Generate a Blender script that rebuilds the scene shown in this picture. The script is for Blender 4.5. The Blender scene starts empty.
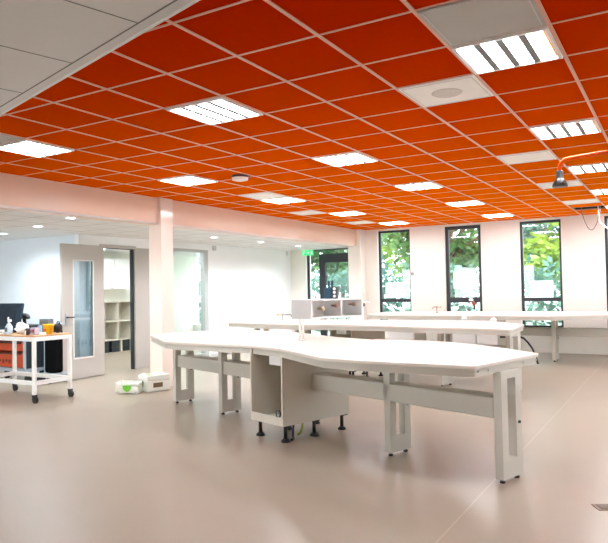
import bpy, bmesh, math, random
from mathutils import Vector, Matrix
rnd = random.Random(7)
scn = bpy.context.scene
COL = scn.collection

# ------------------------------------------------------------------ camera
FPX, YAW, PIT, ROL = 629.2, .5366, .0273, -.0185
HC = 1.546
c_, s_ = math.cos(YAW), math.sin(YAW)
R0 = Vector((c_, s_, 0)); F0 = Vector((-s_, c_, 0)); Z0 = Vector((0, 0, 1))
FW = math.cos(PIT)*F0 + math.sin(PIT)*Z0
UP = -math.sin(PIT)*F0 + math.cos(PIT)*Z0
RC = math.cos(ROL)*R0 + math.sin(ROL)*UP
UC = math.cos(ROL)*UP - math.sin(ROL)*R0
cam = bpy.data.cameras.new('camera'); cam.sensor_width = 36; cam.sensor_fit = 'HORIZONTAL'
cam.lens = FPX/608*36; cam.clip_start = .05; cam.clip_end = 300
camo = bpy.data.objects.new('camera', cam); COL.objects.link(camo)
m = Matrix.Identity(4)
for i in range(3):
    m[i][0], m[i][1], m[i][2] = RC[i], UC[i], -FW[i]
m[2][3] = HC
camo.matrix_world = m
scn.camera = camo

# ------------------------------------------------------------------ materials
def lin(c):
    return tuple(((v/255+.055)/1.055)**2.4 if v/255 > .04045 else v/255/12.92 for v in c)
MATS = {}
def mat(name, rgb, rough=.5, metal=0, noise=0, nscale=6, spec=.5, emit=None, estr=0, bump=0, coat=0):
    if name in MATS: return MATS[name]
    mt = bpy.data.materials.new(name); mt.use_nodes = True
    nt = mt.node_tree; b = nt.nodes['Principled BSDF']
    col = (*lin(rgb), 1)
    b.inputs['Base Color'].default_value = col
    b.inputs['Roughness'].default_value = rough
    b.inputs['Metallic'].default_value = metal
    b.inputs['Specular IOR Level'].default_value = spec
    b.inputs['Coat Weight'].default_value = coat
    tc = nt.nodes.new('ShaderNodeTexCoord')
    nz = nt.nodes.new('ShaderNodeTexNoise'); nz.inputs['Scale'].default_value = nscale; nz.inputs['Detail'].default_value = 5
    nt.links.new(tc.outputs['Object'], nz.inputs['Vector'])
    rp = nt.nodes.new('ShaderNodeValToRGB')
    k = noise if noise else .02
    rp.color_ramp.elements[0].position = .3; rp.color_ramp.elements[1].position = .7
    rp.color_ramp.elements[0].color = (*[v*(1-k) for v in col[:3]], 1)
    rp.color_ramp.elements[1].color = (*[min(1, v*(1+k)) for v in col[:3]], 1)
    nt.links.new(nz.outputs['Fac'], rp.inputs['Fac'])
    nt.links.new(rp.outputs['Color'], b.inputs['Base Color'])
    if bump:
        bp = nt.nodes.new('ShaderNodeBump'); bp.inputs['Strength'].default_value = bump; bp.inputs['Distance'].default_value = .01
        nt.links.new(nz.outputs['Fac'], bp.inputs['Height']); nt.links.new(bp.outputs['Normal'], b.inputs['Normal'])
    if emit:
        b.inputs['Emission Color'].default_value = (*lin(emit), 1)
        b.inputs['Emission Strength'].default_value = estr
    MATS[name] = mt
    return mt

def glass_mat(name, tint=(255, 255, 255), gloss=.08):
    mt = bpy.data.materials.new(name); mt.use_nodes = True
    nt = mt.node_tree; nt.nodes.clear()
    o = nt.nodes.new('ShaderNodeOutputMaterial'); mx = nt.nodes.new('ShaderNodeMixShader')
    t = nt.nodes.new('ShaderNodeBsdfTransparent'); g = nt.nodes.new('ShaderNodeBsdfGlossy')
    t.inputs['Color'].default_value = (*lin(tint), 1); g.inputs['Roughness'].default_value = .02
    mx.inputs['Fac'].default_value = gloss
    nt.links.new(t.outputs[0], mx.inputs[1]); nt.links.new(g.outputs[0], mx.inputs[2])
    nt.links.new(mx.outputs[0], o.inputs['Surface'])
    return mt

def floor_mat():
    mt = bpy.data.materials.new('linoleum'); mt.use_nodes = True
    nt = mt.node_tree; b = nt.nodes['Principled BSDF']; N = nt.nodes.new; L = nt.links.new
    tc = N('ShaderNodeTexCoord')
    n1 = N('ShaderNodeTexNoise'); n1.inputs['Scale'].default_value = .8; n1.inputs['Detail'].default_value = 3
    n2 = N('ShaderNodeTexNoise'); n2.inputs['Scale'].default_value = 45; n2.inputs['Detail'].default_value = 4
    L(tc.outputs['Object'], n1.inputs['Vector']); L(tc.outputs['Object'], n2.inputs['Vector'])
    ad = N('ShaderNodeMath'); ad.operation = 'MULTIPLY_ADD'; ad.inputs[1].default_value = .35
    L(n2.outputs['Fac'], ad.inputs[0]); L(n1.outputs['Fac'], ad.inputs[2])
    rp = N('ShaderNodeValToRGB')
    rp.color_ramp.elements[0].position = .45; rp.color_ramp.elements[0].color = (*lin((152, 139, 122)), 1)
    rp.color_ramp.elements[1].position = .9; rp.color_ramp.elements[1].color = (*lin((159, 146, 129)), 1)
    L(ad.outputs[0], rp.inputs['Fac'])
    # welded sheet seams every two metres along Y
    sx = N('ShaderNodeSeparateXYZ'); L(tc.outputs['Object'], sx.inputs[0])
    a = N('ShaderNodeMath'); a.operation = 'ADD'; a.inputs[1].default_value = 1.31+42; L(sx.outputs['X'], a.inputs[0])
    md = N('ShaderNodeMath'); md.operation = 'MODULO'; md.inputs[1].default_value = 6.0; L(a.outputs[0], md.inputs[0])
    lt = N('ShaderNodeMath'); lt.operation = 'LESS_THAN'; lt.inputs[1].default_value = .012; L(md.outputs[0], lt.inputs[0])
    mx = N('ShaderNodeMixRGB'); mx.inputs['Color2'].default_value = (*lin((172, 160, 143)), 1)
    L(lt.outputs[0], mx.inputs['Fac']); L(rp.outputs['Color'], mx.inputs['Color1'])
    L(mx.outputs['Color'], b.inputs['Base Color'])
    b.inputs['Roughness'].default_value = .31
    b.inputs['Specular IOR Level'].default_value = .5
    return mt

def leaf_mat(name, c0, c1):
    mt = bpy.data.materials.new(name); mt.use_nodes = True
    nt = mt.node_tree; b = nt.nodes['Principled BSDF']; N = nt.nodes.new; L = nt.links.new
    tc = N('ShaderNodeTexCoord'); n = N('ShaderNodeTexNoise'); n.inputs['Scale'].default_value = 1.1; n.inputs['Detail'].default_value = 3
    L(tc.outputs['Object'], n.inputs['Vector'])
    rp = N('ShaderNodeValToRGB')
    rp.color_ramp.elements[0].position = .35; rp.color_ramp.elements[0].color = (*lin(c0), 1)
    rp.color_ramp.elements[1].position = .65; rp.color_ramp.elements[1].color = (*lin(c1), 1)
    L(n.outputs['Fac'], rp.inputs['Fac']); L(rp.outputs['Color'], b.inputs['Base Color'])
    b.inputs['Roughness'].default_value = .5
    tr = N('ShaderNodeBsdfTranslucent'); L(rp.outputs['Color'], tr.inputs['Color'])
    mx = N('ShaderNodeMixShader'); mx.inputs['Fac'].default_value = .4
    L(b.outputs[0], mx.inputs[1]); L(tr.outputs[0], mx.inputs[2])
    L(mx.outputs[0], nt.nodes['Material Output'].inputs['Surface'])
    return mt

M_WALL = mat('wall_paint', (233, 231, 222), .6, noise=.015, nscale=3)
M_PART = mat('partition_paint', (238, 239, 240), .6, noise=.01, nscale=3)
M_COOLLIT = mat('white_wall_cool_lit', (222, 232, 238), .55, noise=.015, nscale=3)  # white wall; cool sky light is mixed into its colour
M_BEAM = mat('beam_bounce_tint', (226, 196, 174), .35, noise=.015, nscale=3)  # peach base carries the bounce from the orange ceiling
M_COLUMN = mat('column_gloss_paint', (236, 224, 212), .15, noise=.01, nscale=3)  # slight peach tint for the same ceiling bounce
M_TILE = mat('orange_acoustic_tile', (184, 32, 0), .8, noise=.03, nscale=25, spec=.0)
_b = M_TILE.node_tree.nodes['Principled BSDF']
_b.inputs['Sheen Weight'].default_value = 1.0; _b.inputs['Sheen Roughness'].default_value = .26; _b.inputs['Sheen Tint'].default_value = (1, .26, .0, 1)  # orange sheen added to lift the brightness of the far ceiling
M_TBAR = mat('ceiling_grid_bar', (216, 160, 136), .4)  # white bars, with orange bounce light mixed into the colour
M_WTILE = mat('white_ceiling_tile', (228, 228, 227), .7, noise=.01, nscale=30)
M_SEAM = mat('tile_seam', (120, 122, 120), .8)
M_FLOOR = floor_mat()
M_TOP = mat('white_laminate', (216, 209, 198), .4, noise=.01)
M_FRAME = mat('bench_powder_coat', (198, 195, 184), .4, noise=.015, nscale=4)
M_CARC = mat('cabinet_melamine', (206, 200, 186), .45, noise=.015, nscale=4)
M_BLACK = mat('black_plastic', (18, 18, 20), .45)
M_DARK = mat('anthracite_frame', (38, 42, 50), .4)
M_GREY = mat('grey_louvre', (196, 194, 192), .35)
M_WHITE = mat('white_metal', (238, 238, 236), .4)
M_LAMP = mat('lamp_tube', (255, 255, 255), .5, emit=(244, 250, 255), estr=34)
M_PANEL = mat('white_vent_panel', (246, 243, 238), .5)
M_DOOR = mat('door_laminate', (176, 169, 162), .45, noise=.02, nscale=2)
M_ALU = mat('brushed_metal', (180, 180, 182), .3, metal=.9)
M_STEEL = mat('dark_steel', (70, 70, 74), .4, metal=.6)
M_ORANGE = mat('orange_lacquer', (230, 84, 10), .6, spec=.15)
M_DRAWER = mat('drawer_orange', (186, 68, 20), .45, noise=.05)
M_CARTGREY = mat('cart_grey', (166, 174, 184), .4)
M_WOOD = mat('plywood_edge', (196, 150, 104), .5, noise=.12, nscale=18)
M_TEAL = mat('dark_teal_plastic', (14, 62, 82), .35)
M_SCREEN = mat('dark_blue_panel', (8, 44, 62), .6, noise=.3, nscale=9)
M_YELLOW = mat('yellow_plastic', (240, 186, 20), .4)
M_GREEN = mat('lime_green', (104, 196, 40), .4)
M_CASE = mat('case_plastic', (222, 224, 214), .5, noise=.02)
M_BEIGE = mat('tap_beige', (206, 184, 150), .4)
M_RED = mat('red_plastic', (150, 40, 34), .4)
M_EXIT = mat('exit_green', (40, 170, 100), .4, emit=(40, 180, 105), estr=1.0)
M_PAPER = mat('white_paper', (250, 250, 250), .7)
M_SHEET = leaf_mat('translucent_sheet', (246, 248, 250), (252, 252, 252)); M_SHEET.node_tree.nodes['Mix Shader'].inputs['Fac'].default_value = .65
M_GLASS = glass_mat('window_glass', (246, 252, 252), .06)
M_DGLASS = glass_mat('door_glass', (225, 236, 240), .14)
M_LEAF = [leaf_mat('leaf_bright', (84, 118, 44), (160, 184, 86)), leaf_mat('leaf_mid', (52, 92, 52), (114, 152, 92)), leaf_mat('leaf_cool', (62, 100, 92), (112, 148, 132))]
M_BARK = mat('bark', (84, 68, 54), .9, noise=.2, nscale=12)
M_GRASS = mat('outdoor_ground', (150, 164, 150), .9, noise=.2, nscale=2)

# ------------------------------------------------------------------ mesh helpers
class MB:
    def __init__(s): s.bm = bmesh.new(); s.mi = 0
    def _fin(s, vs):
        for f in {f for v in vs for f in v.link_faces}: f.material_index = s.mi
        return vs
    def box(s, x0, x1, y0, y1, z0, z1, bev=0, rz=0, M=None):
        r = bmesh.ops.create_cube(s.bm, size=1)
        vs = r['verts']
        bmesh.ops.scale(s.bm, verts=vs, vec=(x1-x0, y1-y0, z1-z0))
        if rz: bmesh.ops.rotate(s.bm, verts=vs, cent=(0, 0, 0), matrix=Matrix.Rotation(rz, 3, 'Z'))
        bmesh.ops.translate(s.bm, verts=vs, vec=((x0+x1)/2, (y0+y1)/2, (z0+z1)/2))
        if M is not None: bmesh.ops.transform(s.bm, matrix=M, verts=vs)
        s._fin(vs)
        if bev:
            es = list({e for v in vs for e in v.link_edges})
            rr = bmesh.ops.bevel(s.bm, geom=es, offset=bev, segments=2, affect='EDGES', profile=.5)
            for f in rr['faces']: f.material_index = s.mi
        return s
    def cyl(s, p0, p1, r0, r1=None, n=14, caps=True):
        p0, p1 = Vector(p0), Vector(p1); r1 = r0 if r1 is None else r1
        d = p1-p0; q = Vector((0, 0, 1)).rotation_difference(d.normalized()).to_matrix().to_4x4()
        mtx = Matrix.Translation((p0+p1)/2) @ q
        r = bmesh.ops.create_cone(s.bm, cap_ends=caps, cap_tris=False, segments=n, radius1=r0, radius2=r1, depth=d.length, matrix=mtx)
        for f in {f for v in r['verts'] for f in v.link_faces}:
            f.material_index = s.mi
            if len(f.verts) == 4: f.smooth = True
        return s
    def tube(s, pts, rad, n=10):
        pts = [Vector(p) for p in pts]; rings = []
        up = Vector((0, 0, 1)); prev = None
        for i, p in enumerate(pts):
            t = (pts[min(i+1, len(pts)-1)]-pts[max(i-1, 0)]).normalized()
            if prev is None:
                a = t.cross(up if abs(t.z) < .9 else Vector((1, 0, 0))).normalized()
            else:
                a = (prev - t*prev.dot(t)).normalized()
            prev = a; b = t.cross(a)
            rr = rad[i] if isinstance(rad, (list, tuple)) else rad
            rings.append([s.bm.verts.new(p+(a*math.cos(2*math.pi*k/n)+b*math.sin(2*math.pi*k/n))*rr) for k in range(n)])
        for A, B in zip(rings, rings[1:]):
            for k in range(n):
                f = s.bm.faces.new((A[k], A[(k+1) % n], B[(k+1) % n], B[k])); f.smooth = True; f.material_index = s.mi
        for rg in (rings[0][::-1], rings[-1]):
            f = s.bm.faces.new(rg); f.material_index = s.mi
        return s
    def lathe(s, prof, cx=0, cy=0, n=18):
        rings = [[s.bm.verts.new((cx+r*math.cos(2*math.pi*k/n), cy+r*math.sin(2*math.pi*k/n), z)) for k in range(n)] for r, z in prof]
        for A, B in zip(rings, rings[1:]):
            for k in range(n):
                f = s.bm.faces.new((A[k], A[(k+1) % n], B[(k+1) % n], B[k])); f.smooth = True; f.material_index = s.mi
        for rg in (rings[0][::-1], rings[-1]):
            f = s.bm.faces.new(rg); f.material_index = s.mi
        return s
    def prism(s, poly, z0, z1, hole=None):
        lo = [s.bm.verts.new((x, y, z0)) for x, y in poly]; hi = [s.bm.verts.new((x, y, z1)) for x, y in poly]
        n = len(poly); fs = []
        for k in range(n): fs.append(s.bm.faces.new((lo[k], lo[(k+1) % n], hi[(k+1) % n], hi[k])))
        if hole is None:
            fs.append(s.bm.faces.new(lo[::-1])); fs.append(s.bm.faces.new(hi))
        else:
            li = [s.bm.verts.new((x, y, z0)) for x, y in hole]; hj = [s.bm.verts.new((x, y, z1)) for x, y in hole]
            for k in range(n):
                fs.append(s.bm.faces.new((li[(k+1) % n], li[k], hj[k], hj[(k+1) % n])))
                fs.append(s.bm.faces.new((lo[(k+1) % n], lo[k], li[k], li[(k+1) % n])))
                fs.append(s.bm.faces.new((hi[k], hi[(k+1) % n], hj[(k+1) % n], hj[k])))
        for f in fs: f.material_index = s.mi
        return s
    def quad(s, *ps):
        f = s.bm.faces.new([s.bm.verts.new(p) for p in ps]); f.material_index = s.mi
        return s
    def ball(s, c, r, sc=(1, 1, 1), n=12):
        q = bmesh.ops.create_uvsphere(s.bm, u_segments=n, v_segments=n//2+2, radius=r)
        bmesh.ops.scale(s.bm, verts=q['verts'], vec=sc); bmesh.ops.translate(s.bm, verts=q['verts'], vec=c)
        for f in {f for v in q['verts'] for f in v.link_faces}: f.smooth = True; f.material_index = s.mi
        return s
    def build(s, name, mats, parent=None, loc=None, rz=0):
        bmesh.ops.recalc_face_normals(s.bm, faces=s.bm.faces[:]) if len(s.bm.faces) < 3000 else None
        me = bpy.data.meshes.new(name); s.bm.to_mesh(me); s.bm.free()
        for mt in (mats if isinstance(mats, (list, tuple)) else [mats]): me.materials.append(mt)
        o = bpy.data.objects.new(name, me); COL.objects.link(o)
        if parent is not None: o.parent = parent
        if loc is not None: o.location = loc
        if rz: o.rotation_euler = (0, 0, rz)
        return o

def tag(o, label, cat, group=None):
    o['label'] = label; o['category'] = cat
    if group: o['group'] = group
    return o
def thing(name, label, cat, loc=(0, 0, 0), rz=0, group=None):
    o = bpy.data.objects.new(name, None); COL.objects.link(o); o.empty_display_size = .1
    o.location = loc; o.rotation_euler = (0, 0, rz)
    return tag(o, label, cat, group)
def struct(o): o['kind'] = 'structure'; return o
def copy_tree(o, parent=None):
    c = o.copy(); COL.objects.link(c)
    if parent is not None: c.parent = parent
    for ch in list(o.children): copy_tree(ch, c)
    return c
def inset(poly, d):
    out = []; n = len(poly)
    for i in range(n):
        p0, p1, p2 = Vector(poly[i-1]), Vector(poly[i]), Vector(poly[(i+1) % n])
        a = (p1-p0).normalized(); b = (p2-p1).normalized()
        na = Vector((-a.y, a.x)); nb = Vector((-b.y, b.x))   # inward for CCW
        bis = (na+nb).normalized(); k = d/max(.3, bis.dot(na))
        out.append(tuple(p1+bis*k))
    return out
def rounded(poly, r, seg=4):
    out = []; n = len(poly)
    for i in range(n):
        p0, p1, p2 = Vector(poly[i-1]), Vector(poly[i]), Vector(poly[(i+1) % n])
        a = (p0-p1); b = (p2-p1); d = min(r, a.length*.45, b.length*.45)
        A = p1+a.normalized()*d; B = p1+b.normalized()*d
        for k in range(seg+1):
            t = k/seg
            out.append(tuple((1-t)**2*A + 2*t*(1-t)*p1 + t*t*B))
    return out

# ------------------------------------------------------------------ room shell
HZ, LZ = 3.055, 2.62
OX, OY, T = -2.4007, 2.6429, .6
XB = -7.18            # beam face
YF = 15.05            # window wall
XL = -9.38            # partition of the store room
XR, YB = 4.0, -2.5    # side and rear walls
XFAR = -14.2
ce = math.radians(165.44)
E0 = Vector((-1.45, 1.763)); ED = Vector((math.cos(ce), math.sin(ce)))      # soffit edge line
def edge_y(x): return E0.y + (x-E0.x)/ED.x*ED.y

struct(MB().box(XFAR-1, XR+.3, YB-.3, YF+.3, -.12, 0).build('floor', M_FLOOR))

# orange ceiling: tiles cell by cell and the exposed grid bars below them
mb = MB()
a0, a1 = -8, 11
for a in range(a0, a1):
    for b in range(-4, 21):
        if (a, b) == (1, 18): continue
        x0, x1 = OX+a*T, min(OX+(a+1)*T, XR+.02); y0, y1 = OY+b*T, min(OY+(b+1)*T, YF)
        if y1 < edge_y((x0+x1)/2)-.3 or x1 <= x0 or y1 <= y0: continue
        mb.quad((x0, y0, HZ), (x0, y1, HZ), (x1, y1, HZ), (x1, y0, HZ))
mb.mi = 1
w = .012
for a in range(a0+1, a1):
    x = OX+a*T
    if x < XR: mb.box(x-w, x+w, edge_y(x)-.2, YF, HZ-.006, HZ+.02)
for b in range(-3, 21):
    y = OY+b*T
    xs = XB
    mb.box(XB, XR, y-w*.8, y+w*.8, HZ-.004, HZ+.02)
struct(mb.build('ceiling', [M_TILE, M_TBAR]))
# the one open cell: a dark plenum above it
x0, y0 = OX+T, OY+18*T
mb = MB()
for q in ((x0, x0, y0, y0+T), (x0+T, x0+T, y0, y0+T)):
    mb.box(q[0]-.01, q[1]+.01, q[2], q[3], HZ+.02, HZ+.5)
mb.box(x0, x0+T, y0-.01, y0+.01, HZ+.02, HZ+.5); mb.box(x0, x0+T, y0+T-.01, y0+T+.01, HZ+.02, HZ+.5); mb.box(x0, x0+T, y0, y0+T, HZ+.5, HZ+.52)
struct(mb.build('ceiling_recess', M_BLACK))
# roof slab keeps daylight out of the ceiling void
struct(MB().box(XFAR-1, XR+.3, YB-.3, YF+.3, 3.7, 3.8).build('roof', M_WTILE))

# low white ceiling: strip by the partition and the skewed soffit over the viewer
mb = MB()
ys = edge_y(XB)
P = [(XFAR, YB), (XR, YB), (XR, edge_y(XR)), (XB, ys), (XB, YF), (XFAR, YF)]
mb.prism(P, LZ, LZ+.03)
mb.mi = 1
SD = Vector((-ED.y, ED.x))
if SD.y > 0: SD = -SD                       # pointing towards the viewer, away from the edge
def strip(p, q, wd, z0, z1):
    p, q = Vector(p), Vector(q); d = (q-p).normalized(); nn = Vector((-d.y, d.x))*wd/2
    mb.prism([tuple(p-nn), tuple(q-nn), tuple(q+nn), tuple(p+nn)], z0, z1)
t0 = (Vector((-1.815, 1.851))-E0).dot(ED)
for k in range(-8, 9):
    p = E0+ED*(t0+.598*k)+SD*.05
    if p.x < XR-.1 and p.x > XB: strip(p, p+SD*3.4, .006, LZ-.001, LZ+.005)
strip(E0-ED*5.2+SD*.05, E0+ED*5.8+SD*.05, .007, LZ-.001, LZ+.005)
# fine joints of the strip along the partition
for k in range(1, 4):
    strip((XB-k*.6, YB+.1), (XB-k*.6, YF-.05), .005, LZ-.001, LZ+.005)
for k in range(0, 20):
    strip((XB-.02, YF-.4-k*.6), (XL, YF-.4-k*.6), .005, LZ-.001, LZ+.005)
struct(mb.build('ceiling_soffit', [M_WTILE, M_SEAM]))
# upstand at the soffit edge and beam along the low ceiling
mb = MB(); d = .05
pA = Vector((XR, edge_y(XR))); pB = Vector((XB, ys))
nn = -SD*.012
mb.prism([tuple(pA), tuple(pA+nn), tuple(pB+nn), tuple(pB)], LZ-.004, HZ+.05)
struct(mb.build('trim_1', M_WHITE))
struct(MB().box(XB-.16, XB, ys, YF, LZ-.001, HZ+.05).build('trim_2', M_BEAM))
# column in the line of the beam
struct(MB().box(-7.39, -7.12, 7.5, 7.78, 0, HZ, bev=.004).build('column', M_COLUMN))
# pilaster where the beam meets the window wall
struct(MB().box(-7.42, -7.06, YF-.3, YF+.02, 0, HZ).build('pilaster', M_WALL))

# window wall with its openings
WIN = [(-6.72, -5.82), (-4.93, -4.03), (-3.14, -2.235), (-1.355, -.45), (.43, 1.33), (2.2, 3.1)]
SILL, HEAD = .55, 3.01
GL = (-8.9, -7.5)
mb = MB()
xs = [GL[1]] + [v for wv in WIN for v in wv] + [XR]
for i in range(0, len(xs), 2): mb.box(xs[i], xs[i+1], YF, YF+.3, 0, HZ+.05)
mb.box(-9.5, GL[0], YF, YF+.3, 0, HZ+.05); mb.box(XFAR, -13, YF, YF+.3, 0, HZ+.05); mb.box(-13, -9.5, YF, YF+.3, 0, .5); mb.box(-13, -9.5, YF, YF+.3, LZ, HZ+.05)  # wide back-room opening is unseen, added to bring in daylight
for a, b in WIN:
    mb.box(a, b, YF, YF+.3, 0, SILL); mb.box(a, b, YF, YF+.3, HEAD, HZ+.05)
mb.box(GL[0], GL[1], YF, YF+.3, LZ, HZ+.05)
struct(mb.build('wall_far', M_WALL))
RWX = [(-13.6, -11.4), (-11.0, -8.8), (-8.4, -6.2)]  # unseen rear openings, added for daylight on the left side
mb = MB(); xq = [XFAR-.2] + [v for wv in RWX for v in wv] + [XR+.2]
for i in range(0, len(xq), 2): mb.box(xq[i], xq[i+1], YB-.2, YB, 0, HZ+.05)
for a, b in RWX: mb.box(a, b, YB-.2, YB, 0, .3); mb.box(a, b, YB-.2, YB, 2.5, HZ+.05)
struct(mb.build('wall_rear', M_WALL))
RW = [(4.6, 6.6), (8.4, 10.4), (11.8, 13.8)]  # openings out of view, added to let daylight in from the right
mb = MB()
ysq = [YB] + [v for wv in RW for v in wv] + [YF+.3]
for i in range(0, len(ysq), 2): mb.box(XR, XR+.3, ysq[i], ysq[i+1], 0, HZ+.05)
for a, b in RW: mb.box(XR, XR+.3, a, b, 0, .9); mb.box(XR, XR+.3, a, b, 2.7, HZ+.05)
struct(mb.build('wall_right', M_WALL))
struct(MB().box(XFAR-.2, XFAR, YB, YF, 0, LZ+.05).build('wall_left', M_COOLLIT))
# store room front (faces the viewer) and partition with a doorway and a glazed opening
YS = 7.757
struct(MB().box(XFAR, XL-.12, YS, YS+.12, 0, LZ).build('wall_store', M_COOLLIT))
D0, D1, DH = 8.26, 9.13, 2.43
G0, G1, GH = 9.95, 11.40, 2.48
mb = MB()
mb.box(XL-.12, XL, YS, D0, 0, LZ); mb.box(XL-.12, XL, D0, D1+.42, DH, LZ); mb.box(XL-.12, XL, D1+.42, G0, 0, LZ)
mb.box(XL-.12, XL, G0, G1, GH, LZ); mb.box(XL-.12, XL, G1, YF, 0, LZ)
struct(mb.build('wall_partition', M_PART))
struct(MB().box(-13.12, -13.0, YS+.12, YF, 0, LZ).build('wall_store_back', M_WALL))
# baseboards
struct(MB().box(GL[1]+.45, XR, YF-.012, YF, 0, .08).build('baseboard_far', M_WALL))
struct(MB().box(XFAR, XL-.02, YS-.012, YS, 0, .07).build('baseboard_store', M_GREY))
struct(MB().box(XL, XL+.012, G1+.05, YF, 0, .07).build('baseboard_partition', M_GREY))

# windows
def window(n, a, b, fw=.055, label=None):
    e = bpy.data.objects.new('window_%d' % n, None); COL.objects.link(e); e.location = (a, YF+.1, SILL); struct(e)
    W, H = b-a, HEAD-SILL; mb = MB(); zt = 1.2-SILL
    mb.box(0, fw, 0, .07, 0, H); mb.box(W-fw, W, 0, .07, 0, H); mb.box(fw, W-fw, 0, .07, H-fw, H); mb.box(fw, W-fw, 0, .07, 0, fw)
    mb.box(fw, W-fw, 0, .07, zt-fw*.75, zt+fw*.75)
    mb.build('window_frame', M_DARK, e)
    g = MB(); g.box(fw, W-fw, .03, .036, fw, zt-.04); g.build('window_pane', M_GLASS, e)
    g = MB(); g.box(fw, W-fw, .03, .036, zt+.04, H-fw); g.build('window_pane', M_GLASS, e)
    s = MB(); s.box(-.02, W+.02, -.14, 0, -.03, 0, bev=.004); s.build('window_sill', M_WALL, e)
    return e
for i, (a, b) in enumerate(WIN): window(i+1, a, b, .085 if i == 1 else .055)
for i, (a, b) in enumerate(RW):  # unseen side windows, added as a daylight source
    e = bpy.data.objects.new('window_%d' % (i+7), None); COL.objects.link(e); e.location = (XR+.1, a, .9); struct(e)
    mb = MB(); W, H = b-a, 1.8
    mb.box(0, .07, 0, .06, 0, H); mb.box(0, .07, W-.06, W, 0, H); mb.box(0, .07, .06, W-.06, 0, .06); mb.box(0, .07, .06, W-.06, H-.06, H)
    mb.build('window_frame', M_DARK, e)
    MB().box(.03, .036, .06, W-.06, .06, H-.06).build('window_pane', M_GLASS, e)
# white sheets stuck inside the panes
for (x0, x1, z0, z1), lb in zip(((-6.56, -6.03, 1.27, 1.66), (-4.75, -4.21, 1.47, 1.9), (-2.93, -2.45, 1.24, 1.63)),
        ('white sheet taped on the leftmost tall window pane', 'white sheet taped on the middle tall window, higher up than the others', 'white sheet taped low on the tall window pane with the brightest green trees')):
    tag(MB().box(x0, x1, YF+.118, YF+.121, z0, z1).build('paper_sheet', M_SHEET), lb, 'paper')
# glazed outside door left of the pilaster
e = bpy.data.objects.new('door_2', None); COL.objects.link(e); e.location = (GL[0], YF+.1, 0); struct(e)
W = GL[1]-GL[0]
mb = MB(); mb.box(0, .05, 0, .07, 0, LZ); mb.box(W-.03, W, 0, .07, 0, LZ); mb.box(.05, W-.03, 0, .07, LZ-.03, LZ); mb.box(.38, .5, 0, .07, 0, 2.49)
mb.box(.5, W-.03, 0, .07, 2.33, 2.49); mb.box(.05, W-.03, 0, .07, 0, .1); mb.build('door_frame', M_DARK, e)
mb = MB(); mb.box(.5, .58, -.01, .06, .1, 2.33); mb.box(W-.13, W-.03, -.01, .06, .1, 2.33); mb.box(.58, W-.13, -.01, .06, .1, .25); mb.box(.58, W-.13, -.01, .06, 2.25, 2.33)
dl = mb.build('door_leaf', M_DARK, e)
MB().box(.54, .56, -.07, -.01, 1.0, 1.2, bev=.005).build('door_handle', M_ALU, dl)
MB().box(.58, W-.13, .03, .036, .25, 2.25).build('door_pane', M_GLASS, e)
MB().box(.05, .38, .03, .036, .1, LZ-.03).build('side_pane', M_GLASS, e)
MB().box(.5, W-.03, .03, .036, 2.49, LZ-.03).build('transom_pane', M_GLASS, e)
# green exit sign above
e = thing('exit_sign', 'small green exit sign hanging near the glazed door by the far wall', 'sign', (-8.67, YF-.25, LZ))
MB().box(-.17, .17, -.015, .015, -.17, -.03, bev=.004).build('sign_plate', M_EXIT, e)
mb = MB(); mb.box(-.01, .01, -.01, .01, -.04, 0); mb.build('bracket', M_WHITE, e)
mb = MB()                                      # running figure, arrow and doorway marks
mb.tube([(-.10, -.016, -.055), (-.115, -.016, -.10), (-.14, -.016, -.15)], [.014, .017, .01], 6); mb.build('running_figure', M_PAPER, e)
mb = MB()
v = [mb.bm.verts.new((x, -.0165, z)) for x, z in ((-.03, -.09), (.02, -.09), (.02, -.07), (.06, -.1), (.02, -.13), (.02, -.11), (-.03, -.11))]; mb.bm.faces.new(v)
mb.build('arrow', M_PAPER, e)
MB().box(.1, .15, -.018, -.014, -.15, -.05).build('doorway_mark', M_PAPER, e)

# store room door, opened back against the partition
e = bpy.data.objects.new('door_1', None); COL.objects.link(e); e.location = (XL, D0, 0); struct(e)
mb = MB(); f = .05
mb.box(-.13, .02, -.03, .03, 0, DH+.03); mb.box(-.13, .02, D1-D0-.02, D1-D0+.015, 0, DH+.03); mb.box(-.13, .02, .03, D1-D0-.02, DH-.03, DH+.03)
mb.build('door_frame', M_DOOR, e)
mb = MB(); mb.box(-.1, -.02, D1-D0-.045, D1-D0-.02, 0, DH-.03); mb.box(-.1, -.02, .03, D1-D0-.045, DH-.045, DH-.03); mb.build('door_seal', M_DARK, e)
MB().box(-.08, -.02, D1-D0+.015, D1-D0+.42, 0, DH+.02).build('side_panel', M_DOOR, e)
ang = math.atan2(7.28-D0, -9.30-(XL+.03))            # from the hinge to the free edge
Lw, th = .985, .045
def leaf_part(mb, name, mt, par):
    o = mb.build(name, mt, par); return o
R = Matrix.Translation((.03, 0, 0)) @ Matrix.Rotation(ang, 4, 'Z')
gx0, gx1, gz0, gz1 = .26, .74, .36, 2.14
mb = MB()
for q in ((0, gx0, .012, 2.42), (gx1, Lw, .012, 2.42)): mb.box(q[0], q[1], 0, th, q[2], q[3], M=R)
mb.box(gx0, gx1, 0, th, .012, gz0, M=R); mb.box(gx0, gx1, 0, th, gz1, 2.42, M=R)
leaf = mb.build('door_leaf', M_DOOR, e)
mb = MB(); mb.box(gx0, gx1, th*.4, th*.6, gz0, gz1, M=R); mb.build('door_pane', M_DGLASS, leaf)
mb = MB()
for q in ((gx0, gx0+.02, gz0, gz1), (gx1-.02, gx1, gz0, gz1), (gx0, gx1, gz0, gz0+.03), (gx0, gx1, gz1-.02, gz1)): mb.box(q[0], q[1], th-.004, th+.008, q[2], q[3], M=R)
mb.build('glazing_bead', mat('bead', (214, 212, 208), .4), leaf)
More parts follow.
